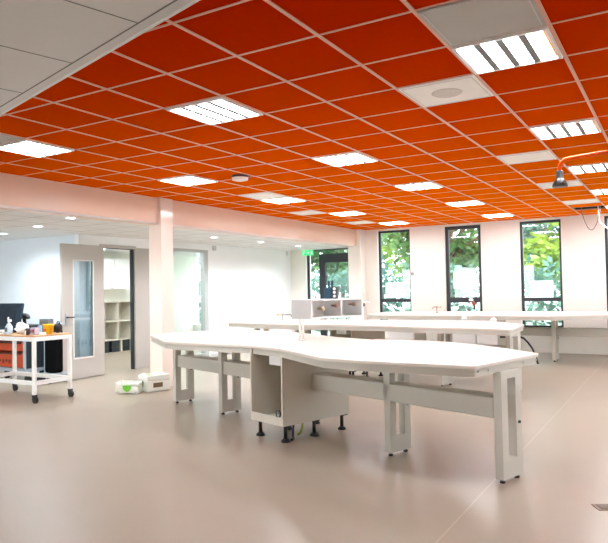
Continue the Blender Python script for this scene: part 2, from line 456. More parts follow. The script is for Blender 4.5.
mb = MB(); mb.box(.86, .915, th, th+.01, .98, 1.2, M=R); mb.build('lock_plate', M_ALU, leaf)
mb = MB(); mb.box(.875, .9, th, th+.06, 1.105, 1.13, M=R); mb.box(.76, .9, th+.045, th+.065, 1.105, 1.128, M=R); mb.build('door_handle', M_STEEL, leaf)
for z in (.25, 1.2, 2.2):
    mb = MB(); mb.cyl((.03, -.0, z-.05), (.03, 0, z+.05), .014); mb.build('hinge', M_ALU, e)
# glazed opening beyond the column
e = bpy.data.objects.new('window_11', None); COL.objects.link(e); e.location = (XL, G0, 0); struct(e)
W = G1-G0; mb = MB()
mb.box(-.12, .015, 0, .09, 0, GH); mb.box(-.12, .015, W-.13, W, 0, GH); mb.box(-.12, .015, .09, W-.13, GH-.06, GH); mb.box(-.12, .015, .09, W-.13, 0, .1)
mb.build('window_frame', mat('interior_frame', (176, 180, 178), .4), e)
MB().box(-.06, -.052, .09, W-.13, .1, GH-.06).build('window_pane', M_GLASS, e)

# ------------------------------------------------------------------ store room furniture
e = thing('shelf_unit', 'white open cubby shelf seen through the open doorway', 'shelf', (-12.95, 10.2, 0))
dp = .42
mb = MB(); mb.box(0, .02, 0, 2.3, .3, 1.3); mb.build('back_panel', M_CARC, e)
mb = MB()
for y in (0, .46, .92, 1.38, 1.84, 2.28): mb.box(.02, dp, y, y+.02, .3, 1.3)
mb.build('divider', M_CARC, e)
for z in (.3, .78, 1.28): MB().box(.02, dp, .0, 2.3, z, z+.025).build('shelf', M_CARC, e)
for y in (.06, .8, 1.5, 2.2):
    mb = MB(); mb.box(.05, dp-.03, y, y+.05, 0, .3); mb.build('leg', M_CARC, e)
for i, y in enumerate((10.36, 10.70, 11.08, 11.42, 11.78)):
    mb = MB(); mb.box(-12.85, -12.6, y, y+.27, .12, .3-.005, bev=.01); mb.box(-12.85, -12.6, y+.01, y+.26, 0.0, .12)
    tag(mb.build('crate', M_DARK), ['leftmost', 'second', 'third', 'fourth', 'last'][i]+' dark crate in the row under the white cubby shelf', 'crate', 'dark crates under the cubby shelf')
e = thing('wall_cabinet', 'white wall cabinet above the cubby shelf in the back room', 'cabinet', (-13.0, 10.4, 1.62))
MB().box(0, .33, 0, 1.8, 0, .8).build('body', M_CARC, e)
for k in range(3):
    d_ = MB().box(.33, .35, k*.6+.004, k*.6+.596, .004, .796).build('door', M_WHITE, e)
    MB().box(.35, .37, k*.6+.4, k*.6+.55, .03, .045).build('handle', M_ALU, d_)
e = thing('wall_screen', 'pale grey panel on the wall seen through the glazed opening', 'panel', (-12.98, 12.6, 1.35))
MB().box(0, .04, 0, .55, 0, .42, bev=.005).build('body', mat('pale_panel', (196, 202, 214), .4), e)
e = thing('storage_box', 'pale green low cupboard seen through the glazed opening', 'cupboard', (-12.9, 12.56, 0))
MB().box(0, .4, 0, .6, .06, 1.05, bev=.01).build('body', mat('pale_green', (206, 222, 214), .5), e)
MB().box(.03, .36, .03, .57, 0, .06).build('plinth', M_GREY, e)

# ------------------------------------------------------------------ ceiling fittings
def cell(a, b): return (OX+(a+.5)*T, OY+(b+.5)*T)
proto = thing('ceiling_light', 'x', 'ceiling light', (*cell(-2, 2), HZ), 0, 'lit square louvre lights in the orange ceiling')
mb = MB(); h = .288
mb.box(-h, -h+.025, -h, h, -.02, 0); mb.box(h-.025, h, -h, h, -.02, 0); mb.box(-h+.025, h-.025, -h, -h+.025, -.02, 0); mb.box(-h+.025, h-.025, h-.025, h, -.02, 0)
mb.build('frame', M_WHITE, proto)
for k in range(4):
    xc = (k-1.5)*.135
    MB().box(xc-.044, xc+.044, -h+.025, h-.025, -.012, -.002).build('tube', M_LAMP, proto)
for k in range(3):
    xc = (k-1)*.135
    MB().box(xc-.0225, xc+.0225, -h+.025, h-.025, -.018, -.001).build('louvre', mat('louvre_grey', (128, 128, 130), .5), proto)
LIGHTS = [((-2, 2), 'nearest lit square light of the middle ceiling row'), ((-2, 6), 'second lit light in the middle ceiling row, beyond the louvred one'), ((-2, 10), 'third lit light of the middle ceiling row'),
          ((-2, 14), 'fourth lit light of the middle ceiling row'), ((-2, 18), 'farthest lit light of the middle ceiling row, by the windows'),
          ((-6, 2), 'lit louvred light at the left edge by the white soffit'), ((-6, 6), 'lit light left of the round smoke detector'), ((-6, 10), 'lit light directly beyond a white panel in the left ceiling row'),
          ((-6, 14), 'lit light of the left row just right of the beam-side white tile'), ((-6, 18), 'farthest lit light of the left ceiling row near the corner'),
          ((2, 2), 'largest lit louvred light, next to the grey panel at the top right'), ((2, 6), 'second lit light of the right row above the orange pipe'), ((2, 10), 'third lit light of the right row behind the orange pipe'),
          ((2, 14), 'fourth lit light of the right row at the frame edge'), ((2, 18), 'farthest lit light of the right row by the open ceiling cell')]
for i, (ab, lb) in enumerate(LIGHTS):
    o = proto if i == 0 else copy_tree(proto)
    o.location = (*cell(*ab), HZ); o['label'] = lb
for ab, lb in (((6, 2), 'added light out of view at the right side wall, nearest'), ((6, 6), 'added light out of view at the right side wall, second'), ((6, 10), 'added light out of view at the right side wall, third'), ((6, 14), 'added light out of view at the right side wall, farthest')):  # row out of view, added for more lamp light
    o = copy_tree(proto); o.location = (*cell(*ab), HZ); o['label'] = lb
# unseen store room lights, added to brighten it: same fitting under the low ceiling
for p, lb in (((-11.2, 9.4), 'added light in the back room ceiling nearest the doorway'), ((-11.2, 11.6), 'added light in the back room ceiling behind the glazed opening'), ((-12.2, 10.4), 'added light in the back room ceiling over the cubby shelf'), ((-10.2, 10.5), 'added light in the back room ceiling close to the partition')):
    o = copy_tree(proto); o.location = (*p, LZ); o['label'] = lb; o['group'] = 'added lights of the back room'
def panel(ab, label, mt):
    e = thing('ceiling_panel', label, 'ceiling panel', (*cell(*ab), HZ))
    mb = MB(); mb.box(-h, h, -h, h, -.012, 0, bev=.003); mb.build('plate', mt, e)
    mb = MB(); g = .27
    for q in ((-g, -g+.006, -g, g), (g-.006, g, -g, g), (-g, g, -g, -g+.006), (-g, g, g-.006, g)): mb.box(*q, -.014, -.011)
    mb.build('border', M_GREY, e)
    return e
M_GPANEL = mat('grey_panel', (176, 172, 166), .5)
panel((2, 1), 'grey blank panel beside the largest lit light at the top right', M_GPANEL)
panel((-6, 1), 'grey blank panel at the left picture edge beside the louvred light', M_GPANEL)
for ab, lb in (((1, 8), 'white blank panel in front of the orange pipe bend'), ((1, 12), 'white blank panel behind the black lamp head'), ((1, 16), 'white blank panel just before the open ceiling cell'),
               ((-6, 9), 'whitish blank panel touching a lit light in the left row'), ((-7, 13), 'white panel close to the beam, nearer one'), ((-7, 17), 'white panel close to the beam, far one in the corner')):
    panel(ab, lb, M_PANEL)
e = panel((1, 3), 'white square panel with a round speaker grille', M_PANEL); e.name = 'ceiling_speaker'; e['category'] = 'ceiling speaker'
MB().cyl((0, 0, -.017), (0, 0, -.011), .11, .12, n=32).build('speaker_grille', mat('speaker_grey', (212, 206, 199), .6, noise=.25, nscale=160), e)
# smoke detector
e = thing('smoke_detector', 'round white smoke detector on the orange ceiling', 'smoke detector', (OX-4.22*T, OY+6.74*T, HZ))
MB().lathe([(.09, -.03), (.11, -.025), (.115, 0)][::-1], n=24).build('base', M_STEEL, e)
MB().lathe([(.11, -.03), (.105, -.06), (.06, -.072), (.012, -.075)], n=24).build('cover', M_WHITE, e)
# recessed downlights in the low ceiling
proto = thing('downlight', 'x', 'downlight', (0, 0, LZ), 0, 'round downlights in the low white ceiling')
MB().lathe([(.085, 0), (.085, -.006), (.062, -.008), (.06, -.002)], n=24).build('ring', M_WHITE, proto)
MB().cyl((0, 0, -.006), (0, 0, -.001), .06, n=24).build('lamp', mat('downlight_lamp', (255, 255, 255), .5, emit=(235, 244, 255), estr=14), proto)
DL = [((-7.42, 6.0), 'downlight against the lower edge of the beam, left of the column'), ((-8.74, 6.43), 'downlight in front of the white wall tinted by cool light, middle one'), ((-10.25, 6.84), 'downlight at the left picture edge over the cool-lit white wall'),
      ((-7.75, 8.0), 'downlight partly hidden behind the column'), ((-8.01, 9.95), 'downlight right of the column above the glazed opening'), ((-8.08, 11.7), 'downlight over the blank white wall farther right'), ((-8.15, 13.45), 'farthest downlight, added in front of the glazed outside door')]  # the farthest one is added for more light on this strip
for i, (p, lb) in enumerate(DL):
    o = proto if i == 0 else copy_tree(proto)
    o.location = (*p, LZ); o['label'] = lb
    ld = bpy.data.lights.new('downlight_beam', 'SPOT'); ld.energy = 50; ld.spot_size = math.radians(160); ld.spot_blend = .8; ld.color = (.86, .94, 1); ld.shadow_soft_size = .06
    lo = bpy.data.objects.new('downlight_beam', ld); COL.objects.link(lo); lo.parent = o; lo.location = (0, 0, -.02)

# ray helper: a point of the view line at a given height or depth
def ray(x, y): return FW + RC*((x-304)/FPX) - UC*((y-271.5)/FPX)
def atz(x, y, z): r = ray(x, y); return Vector((0, 0, HC)) + r*((z-HC)/r.z)
def aty(x, y, Y): r = ray(x, y); return Vector((0, 0, HC)) + r*(Y/r.y)
def atd(x, y, d): return Vector((0, 0, HC)) + ray(x, y)*d

# orange pipe with a black bell-shaped lamp head
pb = atd(560, 187, 6.0)
pz = atd(560, 160, 6.0).z
pe = atz(608, 152, pz); dr = (pe-Vector((pb.x, pb.y, pz))); dr.z = 0; dr.normalize()
e = thing('pendant_lamp', 'black bell-shaped lamp head on a bent orange pipe under the ceiling', 'lamp', (pb.x, pb.y, pb.z))
zt = pz-pb.z
pts = [Vector((0, 0, .13)), Vector((0, 0, zt-.09))]
for k in range(1, 8):
    t = k/8*math.pi/2; pts.append(Vector((0, 0, zt-.09))+Vector((0, 0, math.sin(t)*.09))+dr*(1-math.cos(t))*.09)
pts += [Vector((0, 0, zt))+dr*.1, Vector((0, 0, zt))+dr*2.2]
for k in range(1, 9):
    t = k/8*math.pi/2; pts.append(Vector((0, 0, zt))+dr*(2.2+.09*math.sin(t))+Vector((0, 0, .09*(1-math.cos(t)))))
end = pts[-1].copy(); pts.append(Vector((end.x, end.y, HZ-pb.z-.002)))
MB().tube(pts, .02, 12).build('pipe', M_ORANGE, e)
MB().lathe([(.068, 0), (.072, .01), (.066, .03), (.042, .075), (.034, .08), (.034, .15), (.028, .155)], n=20).build('lamp_head', mat('bell_black', (44, 46, 42), .35), e)
MB().cyl((end.x, end.y, HZ-pb.z-.02), (end.x, end.y, HZ-pb.z), .06).build('flange', M_ORANGE, e)
# cables out of the open ceiling cell
cx, cy = cell(1, 18)
e = thing('hanging_cable', 'thin grey cable loop hanging out of the open ceiling cell', 'cable', (cx, cy, HZ))
A = aty(581, 212, cy)-Vector((cx, cy, HZ)); B = aty(601, 211, cy)-Vector((cx, cy, HZ)); low = aty(591, 230, cy)-Vector((cx, cy, HZ))
pts = []
for k in range(17):
    t = k/16; p = A.lerp(B, t); s = 1-(2*t-1)**2
    p.z = max(p.z, .0)*(1-s)+(low.z)*s if 0 < k < 16 else .08
    pts.append(p)
MB().tube(pts, .009, 6).build('loop', mat('cable_grey', (128, 116, 112), .5), e)
A2 = aty(598, 211, cy)-Vector((cx, cy, HZ))
MB().tube([A2+Vector((0, .05, .1)), A2+Vector((0, .05, -.1)), A2+Vector((.02, .05, -.22)), A2+Vector((.14, .05, -.34)), A2+Vector((.26, .05, -.42))], .012, 8).build('conduit_end', M_WHITE, e)
MB().box(A.x-.01, B.x+.04, -.04, .0, .06, .1).build('cable_rail', M_GREY, e)

# ------------------------------------------------------------------ lab benches
TH = .95
def bench_leg(parent, x, y, lw=.16, rz=0, zt=TH-.08):
    M = Matrix.Translation((x, y, 0)) @ Matrix.Rotation(rz, 4, 'Z')
    mb = MB(); t = .035; p = .085; z0 = .03
    mb.box(-t, t, -lw, -lw+p, z0, zt, M=M); mb.box(-t, t, lw-p, lw, z0, zt, M=M)
    mb.box(-t, t, -lw+p, lw-p, z0, z0+.15, M=M); mb.box(-t, t, -lw+p, lw-p, zt-.06, zt, M=M)
    lg = mb.build('leg', M_FRAME, parent)
    for yy in (-lw+.04, lw-.04):
        q = M @ Vector((0, yy, 0))
        mb = MB(); mb.cyl((q.x, q.y, 0), (q.x, q.y, .012), .022); mb.cyl((q.x, q.y, .012), (q.x, q.y, .035), .012); mb.build('levelling_foot', M_BLACK, lg)
    for zz in (.45,):
        q0 = M @ Vector((t, lw-.045, zz)); q1 = M @ Vector((t+.012, lw-.045, zz)); mb = MB(); mb.cyl(q0, q1, .012); mb.build('screw', M_STEEL, lg)
    return lg
def bench_top(parent, poly, smooth=.12):
    pr = rounded(poly, smooth)
    mb = MB(); mb.prism(pr, TH-.028, TH); top = mb.build('worktop', M_TOP, parent)
    bv = top.modifiers.new('soft_edge', 'BEVEL'); bv.width = .005; bv.segments = 2; bv.limit_method = 'ANGLE'
    a = inset(pr, .018); b = inset(pr, .043)
    mb = MB(); mb.prism(a, TH-.088, TH-.028, hole=b); mb.build('apron', M_FRAME, parent)
    return top
def cabinet(parent, x0, x1, y0, y1, z0=.17, z1=TH-.03, open_front=True, name='cabinet'):
    t = .02; mb = MB()
    mb.box(x0, x0+t, y0, y1, z0, z1); mb.box(x1-t, x1, y0, y1, z0, z1); mb.box(x0+t, x1-t, y1-t, y1, z0, z1); mb.box(x0+t, x1-t, y0, y1-t, z0, z0+t)
    mb.box(x0+t, x1-t, y0+.003, y0+t, z0+t, z0+.085)
    cb = mb.build(name, M_CARC, parent)
    if not open_front:
        MB().box(x0, x1, y0-.02, y0-.001, z0+.01, z1-.06).build('door', M_WHITE, cb)
    for xx in (x0+.06, x1-.06):
        for yy in (y0+.08, (y0+y1)/2, y1-.06):
            mb = MB(); mb.box(xx-.045, xx+.045, yy-.045, yy+.045, z0-.014, z0); mb.cyl((xx, yy, .03), (xx, yy, z0-.01), .019); mb.lathe([(.045, 0), (.046, .012), (.03, .03), (.018, .035)], xx, yy)
            mb.build('cabinet_foot', M_BLACK, cb)
    return cb
def beam(parent, x0, x1, y=0, hw=.1, name='beam'):
    mb = MB(); mb.box(x0, x1, y-hw, y+hw, .5, .665, bev=.012); return mb.build(name, M_FRAME, parent)
def screws(parent, pts, ax):
    for p in pts:
        p = Vector(p); mb = MB(); mb.cyl(p-ax*.004, p+ax*.004, .008); mb.build('screw', M_GREY, parent)

# bench 1: nearest island
C1, A1 = (-3.589, 5.924), -.3145
b1 = thing('lab_bench', 'nearest large white island bench with angular top and open cabinet in its middle', 'lab bench', (*C1, 0), A1)
P1 = [(2.555, -.5), (2.475, .6), (1.93, .86), (1.22, 1.06), (.88, 1.05), (.3, .80), (-.25, .84), (-1.45, 1.12), (-2.45, .98), (-2.87, .34), (-2.68, -.42), (-1.50, -.84), (-1.18, -.81), (-.25, -.525), (.34, -.555), (1.27, -.85), (1.6, -.80)]
top = bench_top(b1, P1, .05)
for x in (2.515, 1.37, -1.37, -2.5): bench_leg(b1, x, 0, .145)
beam(b1, .342, 2.475, -.045); beam(b1, -2.46, -.202, -.02)
cb = cabinet(b1, -.2, .34, -.54, .40)
mb = MB(); mb.box(.04, .28, -.47, -.33, TH-.19, TH-.05, bev=.01); mb.build('socket_box', M_WHITE, cb)
mb = MB()
for k in range(14):
    pass
mb.tube([(.25+.035*math.cos(t*math.pi/8), -.525, .285+.035*math.sin(t*math.pi/8)) for t in range(17)], .007, 6); mb.build('cable_grommet', M_STEEL, cb)
v = Vector((1, -.05, 0)).normalized()
screws(top, [(2.538, -.43, TH-.05), (2.53, -.28, TH-.055), (2.49, .30, TH-.05), (2.475, .53, TH-.05)], v)
# cables hanging under the cabinet
for nm, lb, mt, pts in (('power_cable', 'black cable dangling under the open cabinet of the nearest bench', M_BLACK, [(.20, -.28, .17), (.20, -.29, .09), (.22, -.31, .03), (.26, -.34, .012), (.30, -.40, .012)]),
                        ('earth_cable', 'yellow green cable dangling under the open cabinet of the nearest bench', mat('earth_yellow', (150, 150, 40), .5), [(.25, -.20, .17), (.25, -.21, .1), (.245, -.23, .05), (.235, -.26, .03)])):
    e = MB().tube(pts, .012, 8).build(nm, mt, cb); e['label'] = lb
# reagent box carried by two posts on bench 1
e = thing('media_box', 'white open-fronted service box raised on two thin posts above the benches', 'service box', (*C1, TH), A1)
bx0, bx1, by0, by1, bz0, bz1 = -.385, -.05, .22, 1.06, .25, .47
mb = MB(); t = .016
mb.box(bx0, bx0+t, by0, by1, bz0, bz1); mb.box(bx0, bx1, by0, by1, bz1-t, bz1); mb.box(bx0, bx1, by0, by1, bz0, bz0+t)
mb.box(bx0, bx1, by0, by0+t, bz0, bz1); mb.box(bx0, bx1, by1-t, by1, bz0, bz1); mb.box(bx0+t, bx1-.01, .70, .716, bz0+t, bz1-t)
body = mb.build('body', M_WHITE, e)
mb = MB(); mb.box(bx0, bx1+.001, by0-.012, by0, bz0, bz1, bev=.003); mb.build('end_plate', mat('end_plate', (186, 186, 184), .4), e)
for xx in (-.315, -.255):
    mb = MB(); mb.cyl((xx, .27, 0), (xx, .27, bz0), .011); mb.lathe([(.03, 0), (.03, .008), (.014, .014)], xx, .27); mb.build('post', M_WHITE, e)
for yy, zz in ((.42, .36), (.64, .39), (.93, .40), (1.1, .39)):
    mb = MB(); mb.cyl((-.16, yy, zz), (-.09, yy, zz), .013); mb.ball((-.08, yy, zz), .026); mb.build('valve_knob', M_BEIGE if yy < .6 else mat('valve_brown', (140, 112, 92), .4), e)

# bench 2 behind it
C2, A2 = (-4.75, 9.80), -.25
def loc2(p, C, A):
    d = (p[0]-C[0], p[1]-C[1]); return (d[0]*math.cos(A)+d[1]*math.sin(A), -d[0]*math.sin(A)+d[1]*math.cos(A))
def wpt(p, C, A): return (C[0]+p[0]*math.cos(A)-p[1]*math.sin(A), C[1]+p[0]*math.sin(A)+p[1]*math.cos(A))
W2 = [(-1.938, 8.647), (-2.01, 9.85), (-2.55, 10.42), (-2.95, 10.72), (-4.6, 10.7), (-5.7, 10.57), (-7.0, 10.5), (-7.42, 9.95), (-7.28, 9.376), (-6.2, 9.05), (-5.4, 8.97), (-4.9, 9.06), (-4.0, 9.02), (-3.35, 8.83), (-2.45, 8.78)]
b2 = thing('lab_bench', 'second white island bench, between the nearest one and the window bench', 'lab bench', (*C2, 0), A2)
bench_top(b2, [loc2(p, C2, A2) for p in W2], .06)
lg = [loc2(p, C2, A2) for p in ((-2.06, 9.28), (-3.15, 9.55), (-5.95, 9.9), (-6.85, 9.9))]
for p in lg: bench_leg(b2, *p)
beam(b2, .25, lg[0][0]-.05, lg[1][1], name='beam'); beam(b2, lg[3][0]+.05, -.36, 0)
cb = cabinet(b2, -.30, .20, -.42, .46)
MB().box(-.16, .06, -.4, -.28, TH-.18, TH-.08, bev=.006).build('socket_box', M_WHITE, cb)
# bench 3 along the windows
C3, A3 = (-3.0, 13.4), 0
b3 = thing('lab_bench', 'long white bench standing under the tall windows', 'lab bench', (*C3, 0), A3)
W3 = [(-6.1, 13.0), (-5.6, 12.5), (-3.99, 12.44), (-2.05, 12.48), (-1.19, 13.1), (.9, 13.3), (.9, 14.55), (-2.0, 14.62), (-4.5, 14.5), (-6.1, 14.2)]
bench_top(b3, [(p[0]-C3[0], p[1]-C3[1]) for p in W3], .1)
for p in ((-2.17, 13.5), (-5.3, 13.5), (.6, 13.9)): bench_leg(b3, p[0]-C3[0], p[1]-C3[1], lw=.19)
beam(b3, -.15, 3.85, .14)
cabinet(b3, -1.20, -.62, -.45, .3, open_front=False); cabinet(b3, -.60, -.18, -.45, .3, open_front=False, name='cabinet')
cabinet(b3, -2.55, -1.95, -.45, .3, open_front=False, name='cabinet')

# taps and small fittings on the benches
def tap(label, p, hd, mt=M_WHITE, h=.33, arm=.16, bend=None):
    e = thing('lab_tap', label, 'tap', tuple(p))
    mb = MB(); mb.lathe([(.03, 0), (.03, .012), (.014, .02), (.012, h), (.012, h+.005)]); mb.build('stem', mt, e)
    d = Vector(hd).normalized()
    mb = MB(); mb.tube([Vector((0, 0, h-.02)), Vector((0, 0, h-.02))+d*arm*.6, Vector((0, 0, h-.02))+d*arm, Vector((0, 0, h-.06))+d*(arm+.02)], .012, 8); mb.build('spout', mt, e)
    mb = MB(); mb.cyl(Vector((0, 0, h-.02)), Vector((0, 0, h-.02))-d*.07, .014); mb.ball(Vector((0, 0, h-.02))-d*.08, .03, (1, 1, .7)); mb.build('tap_handle', M_BEIGE, e)
    return e
pt = atz(363, 321, TH); tap('tall white tap right of the open service box', pt, RC, h=.36, arm=.12)
pt = atz(282.5, 320.4, TH); tap('low tap with a long spout left of the service box', pt, RC, mat('tap_grey', (150, 150, 144), .35, metal=.4), h=.13, arm=.16)
pt = atz(437, 312.8, TH); tap('small brownish tap on the window bench left of the middle tall window', pt, -RC, mat('tap_brown', (170, 140, 120), .4), h=.15, arm=.08)
e = thing('eye_shower', 'red and black hand shower standing on the window bench', 'hand shower', tuple(atz(474.5, 312.4, TH)))
MB().lathe([(.035, 0), (.035, .02), (.02, .03), (.018, .08)]).build('holder', M_WHITE, e)
MB().tube([Vector((0, 0, .06)), Vector((0, 0, .14)), Vector((0, 0, .2))-RC*.01, Vector((0, 0, .26))-RC*.045], [.022, .022, .026, .022], 10).build('grip', M_BLACK, e)
MB().tube([Vector((0, 0, .16)), Vector((0, 0, .22))-RC*.025, Vector((0, 0, .25))-RC*.04], [.032, .034, .03], 10).build('trigger', M_RED, e)
MB().ball(Vector((0, 0, .28))-RC*.07, .05, (1, 1, .7)).build('spray_head', M_WHITE, e)
for x, y, lb in ((464.5, 319.6, 'left small white socket cap on the second bench'), (493.5, 321.3, 'right small white socket cap on the second bench')):
    tag(MB().lathe([(.05, 0), (.05, .03), (.03, .055), (.01, .06)]).build('socket_cap', M_WHITE, loc=tuple(atz(x, y, TH))), lb, 'socket cap')
# teal and black gadget standing on the service box
pt = wpt((-.24, .72), C1, A1)
e = thing('tool_charger', 'dark teal gadget with two upright prongs on top of the service box', 'gadget', (*pt, TH+bz1), A1+.5)
MB().box(-.075, .025, -.06, .06, 0, .13, bev=.01).build('body', M_TEAL, e)
MB().box(.027, .075, -.06, .06, 0, .145, bev=.008).build('side_case', M_BLACK, e)
for z in (.03, .075, .118): MB().cyl((.055, -.066, z), (.055, -.06, z), .018).build('dial', M_PAPER, e)
for x in (-.03, .012): MB().box(x-.012, x+.012, -.015, .015, .13, .215, bev=.004).build('prong', M_TEAL, e)
# black hose behind the right end of the second bench
pts = [aty(x, y, 10.9) for x, y in ((500, 337), (508, 337), (516, 336.7), (521, 337), (524, 338.5), (528, 342.5), (532, 348), (535, 354), (538, 364))]
tag(MB().tube(pts, .016, 8).build('hose', M_BLACK), 'black hose curving down behind the right end of the second bench', 'hose')

# wall fittings
tag(MB().box(-5.81, -5.73, YF-.012, YF, 1.83, 1.91, bev=.003).build('wall_switch', mat('switch_grey', (150, 140, 136), .4)), 'small switch on the window wall right of the leftmost tall window', 'switch')
for p, lb in (((XL, 11.62), 'small grey sensor high on the white wall beside the glazed opening'), ((XL, 14.85), 'small white sensor high on the white wall near the glazed outside door')):
    tag(MB().box(p[0], p[0]+.06, p[1]-.04, p[1]+.04, LZ-.14, LZ-.03, bev=.006).build('wall_sensor', M_GREY if p[1] < 13 else M_WHITE), lb, 'sensor')
# floor box at the right edge
pf = atz(606, 507.5, 0)
e = thing('floor_outlet', 'flush brown metal floor socket at the right picture edge', 'floor socket', (pf.x, pf.y, 0), .54)
MB().box(-.075, .075, -.06, .06, 0, .006, bev=.002).build('plate', mat('floor_brass', (120, 100, 82), .4, metal=.5), e)
MB().box(-.05, .05, -.035, .035, .006, .009).build('lid', mat('floor_brass_lid', (92, 76, 62), .4, metal=.5), e)

# ------------------------------------------------------------------ white work trolley and what stands on it
tx0, tx1, ty0, ty1 = -9.20, -7.83, 5.68, 6.33
e = thing('work_trolley', 'white steel frame trolley with a plywood top on black castors', 'trolley', ((tx0+tx1)/2, (ty0+ty1)/2, 0))
hx, hy = (tx1-tx0)/2, (ty1-ty0)/2
zt = .93
mb = MB()
t = .045
for sx in (-1, 1): mb.box(sx*(hx-t/2)-t/2, sx*(hx-t/2)+t/2, -hy, hy, zt-.06, zt)
for sy in (-1, 1): mb.box(-hx+t, hx-t, sy*(hy-t/2)-t/2, sy*(hy-t/2)+t/2, zt-.06, zt)
mb.build('top_frame', M_WHITE, e)
MB().box(-hx, hx, -hy, hy, zt, zt+.02, bev=.003).build('tabletop', M_WOOD, e)
mb = MB()
u = .018
for sx in (-1, 1): mb.box(sx*(hx-t/2)-u, sx*(hx-t/2)+u, -hy+t, hy-t, .25, .31)
for sy in (-1, 1): mb.box(-hx+t, hx-t, sy*(hy-t/2)-u, sy*(hy-t/2)+u, .25, .31)
mb.build('lower_rail', M_WHITE, e)
for sx in (-1, 1):
    for sy in (-1, 1):
        x, y = sx*(hx-t/2), sy*(hy-t/2)
        lg_ = MB().box(x-t/2, x+t/2, y-t/2, y+t/2, .115, zt-.06).build('leg', M_WHITE, e)
        mb = MB(); mb.cyl((x+.02, y-.018, .048), (x+.02, y+.018, .048), .048, n=20); mb.box(x-.018, x+.03, y-.026, y-.02, .05, .115); mb.box(x-.018, x+.03, y+.02, y+.026, .05, .115); mb.box(x-.025, x+.03, y-.026, y+.026, .105, .118)
        mb.build('castor', M_BLACK, lg_)
ZT = zt+.02
def on(x, y):
    Y = min(max(atz(x, y, ZT).y, ty0+.08), ty1-.08)
    return (aty(x, y, Y).x, Y, ZT)
# tilted dark panel
e = thing('flat_screen', 'dark blue flat panel standing tilted at the left end of the trolley', 'screen', (-8.93, 6.05, ZT))
R = Matrix.Rotation(math.radians(-12), 4, 'X')
mb = MB(); mb.box(-.36, .22, -.02, .02, .03, .46, bev=.008, M=R @ Matrix.Shear('XZ', 4, (.18, 0))); mb.build('panel', M_SCREEN, e)
mb = MB(); mb.box(-.30, .12, -.024, -.021, .1, .42, M=R @ Matrix.Shear('XZ', 4, (.18, 0))); mb.build('inset_field', mat('deep_blue', (6, 32, 50), .6, noise=.4, nscale=14), e)
mb = MB(); mb.box(-.2, .1, -.08, .1, 0, .035, bev=.006); mb.build('foot', M_BLACK, e)
mb = MB(); mb.cyl(R @ Vector((-.05, -.03, .22)), R @ Vector((-.05, -.024, .22)), .022); mb.build('round_mark', M_PAPER, e)
e = thing('white_case', 'small white carton lying in front of the dark blue panel', 'carton', on(3, 334))
MB().box(-.08, .08, -.05, .05, 0, .06, bev=.004).build('box', M_PAPER, e)
MB().box(-.06, .06, -.052, -.05, .02, .045).build('label_strip', mat('carton_pink', (200, 170, 176), .5), e)
# spray bottle
e = thing('spray_bottle', 'white spray bottle standing on the trolley beside the dark panel', 'bottle', on(9, 334.2))
MB().lathe([(.05, 0), (.052, .02), (.052, .11), (.03, .15), (.016, .165), (.016, .19)]).build('body', mat('bottle_white', (206, 220, 230), .3), e)
MB().box(-.02, .05, -.014, .014, .185, .22, bev=.006).build('spray_head', M_PAPER, e)
MB().box(-.03, .03, -.053, -.047, .04, .1).build('label_patch', mat('bottle_label', (90, 110, 130), .5), e)
# crumpled white bag with paper roll
e = thing('plastic_bag', 'crumpled white plastic bag in the middle of the trolley top', 'bag', on(22, 334))
mb = MB(); mb.ball((0, 0, .085), .105, (1.1, .8, .75), n=18)
for v_ in mb.bm.verts: v_.co += Vector((rnd.uniform(-.02, .02), rnd.uniform(-.02, .02), rnd.uniform(-.02, .02) if v_.co.z > .02 else 0))
mb.build('bag_body', M_PAPER, e)
e = thing('paper_roll', 'white tube leaning over the crumpled bag', 'tube', on(14.5, 332.3))
MB().cyl((0.02, .05, .17), (-.1, .06, .30), .02).build('tube', M_PAPER, e)
MB().cyl((0.025, .05, .166), (-.105, .06, .304), .012).build('core', M_GREY, e)
e = thing('cordless_drill', 'dark cordless drill lying behind the white bag', 'drill', on(24, 331.2))
MB().tube([(-.12, 0, .24), (-.02, 0, .25), (.08, 0, .24), (.13, 0, .22)], [.03, .05, .045, .02], 10).build('motor_housing', M_STEEL, e)
MB().tube([(0, 0, .24), (.02, 0, .15), (.03, 0, .05)], [.03, .026, .03], 8).build('grip', M_BLACK, e)
MB().box(-.04, .09, -.035, .035, 0, .06, bev=.008).build('battery', M_BLACK, e)
e = thing('tool_pouch', 'dark brown small pouch in front of the white bag', 'pouch', on(27.5, 336))
mb = MB(); mb.ball((0, 0, .05), .06, (1, .6, .85)); mb.build('pouch', mat('pouch_brown', (52, 34, 40), .7), e)
MB().box(-.012, .012, -.04, -.033, .01, .07).build('strap', M_PAPER, e)
e = thing('label_carton', 'small pink and white carton right of the brown pouch', 'carton', on(35, 334.5))
MB().box(-.05, .05, -.04, .04, 0, .10, bev=.004).build('box', mat('carton_lilac', (206, 196, 214), .5), e)
MB().box(-.035, .035, -.042, -.04, .03, .075).build('label_patch', mat('carton_red', (190, 90, 120), .5), e)
e = thing('drinks_can', 'pale blue can left of the yellow tub', 'can', on(40, 333.2))
MB().lathe([(.028, 0), (.032, .008), (.032, .10), (.026, .112), (.026, .116)]).build('body', mat('can_blue', (150, 190, 226), .3), e)
e = thing('tape_roll', 'flat white tape roll left of the yellow tub', 'tape roll', on(42.8, 334.6))
MB().lathe([(.045, 0), (.045, .03), (.02, .03), (.02, .02)]).build('roll', M_PAPER, e)
e = thing('yellow_tub', 'yellow plastic tub on the trolley near the door', 'tub', on(48.5, 334))
MB().lathe([(.062, 0), (.074, .125), (.08, .127), (.08, .145), (.07, .145), (.068, .14)], n=24).build('body', M_YELLOW, e)
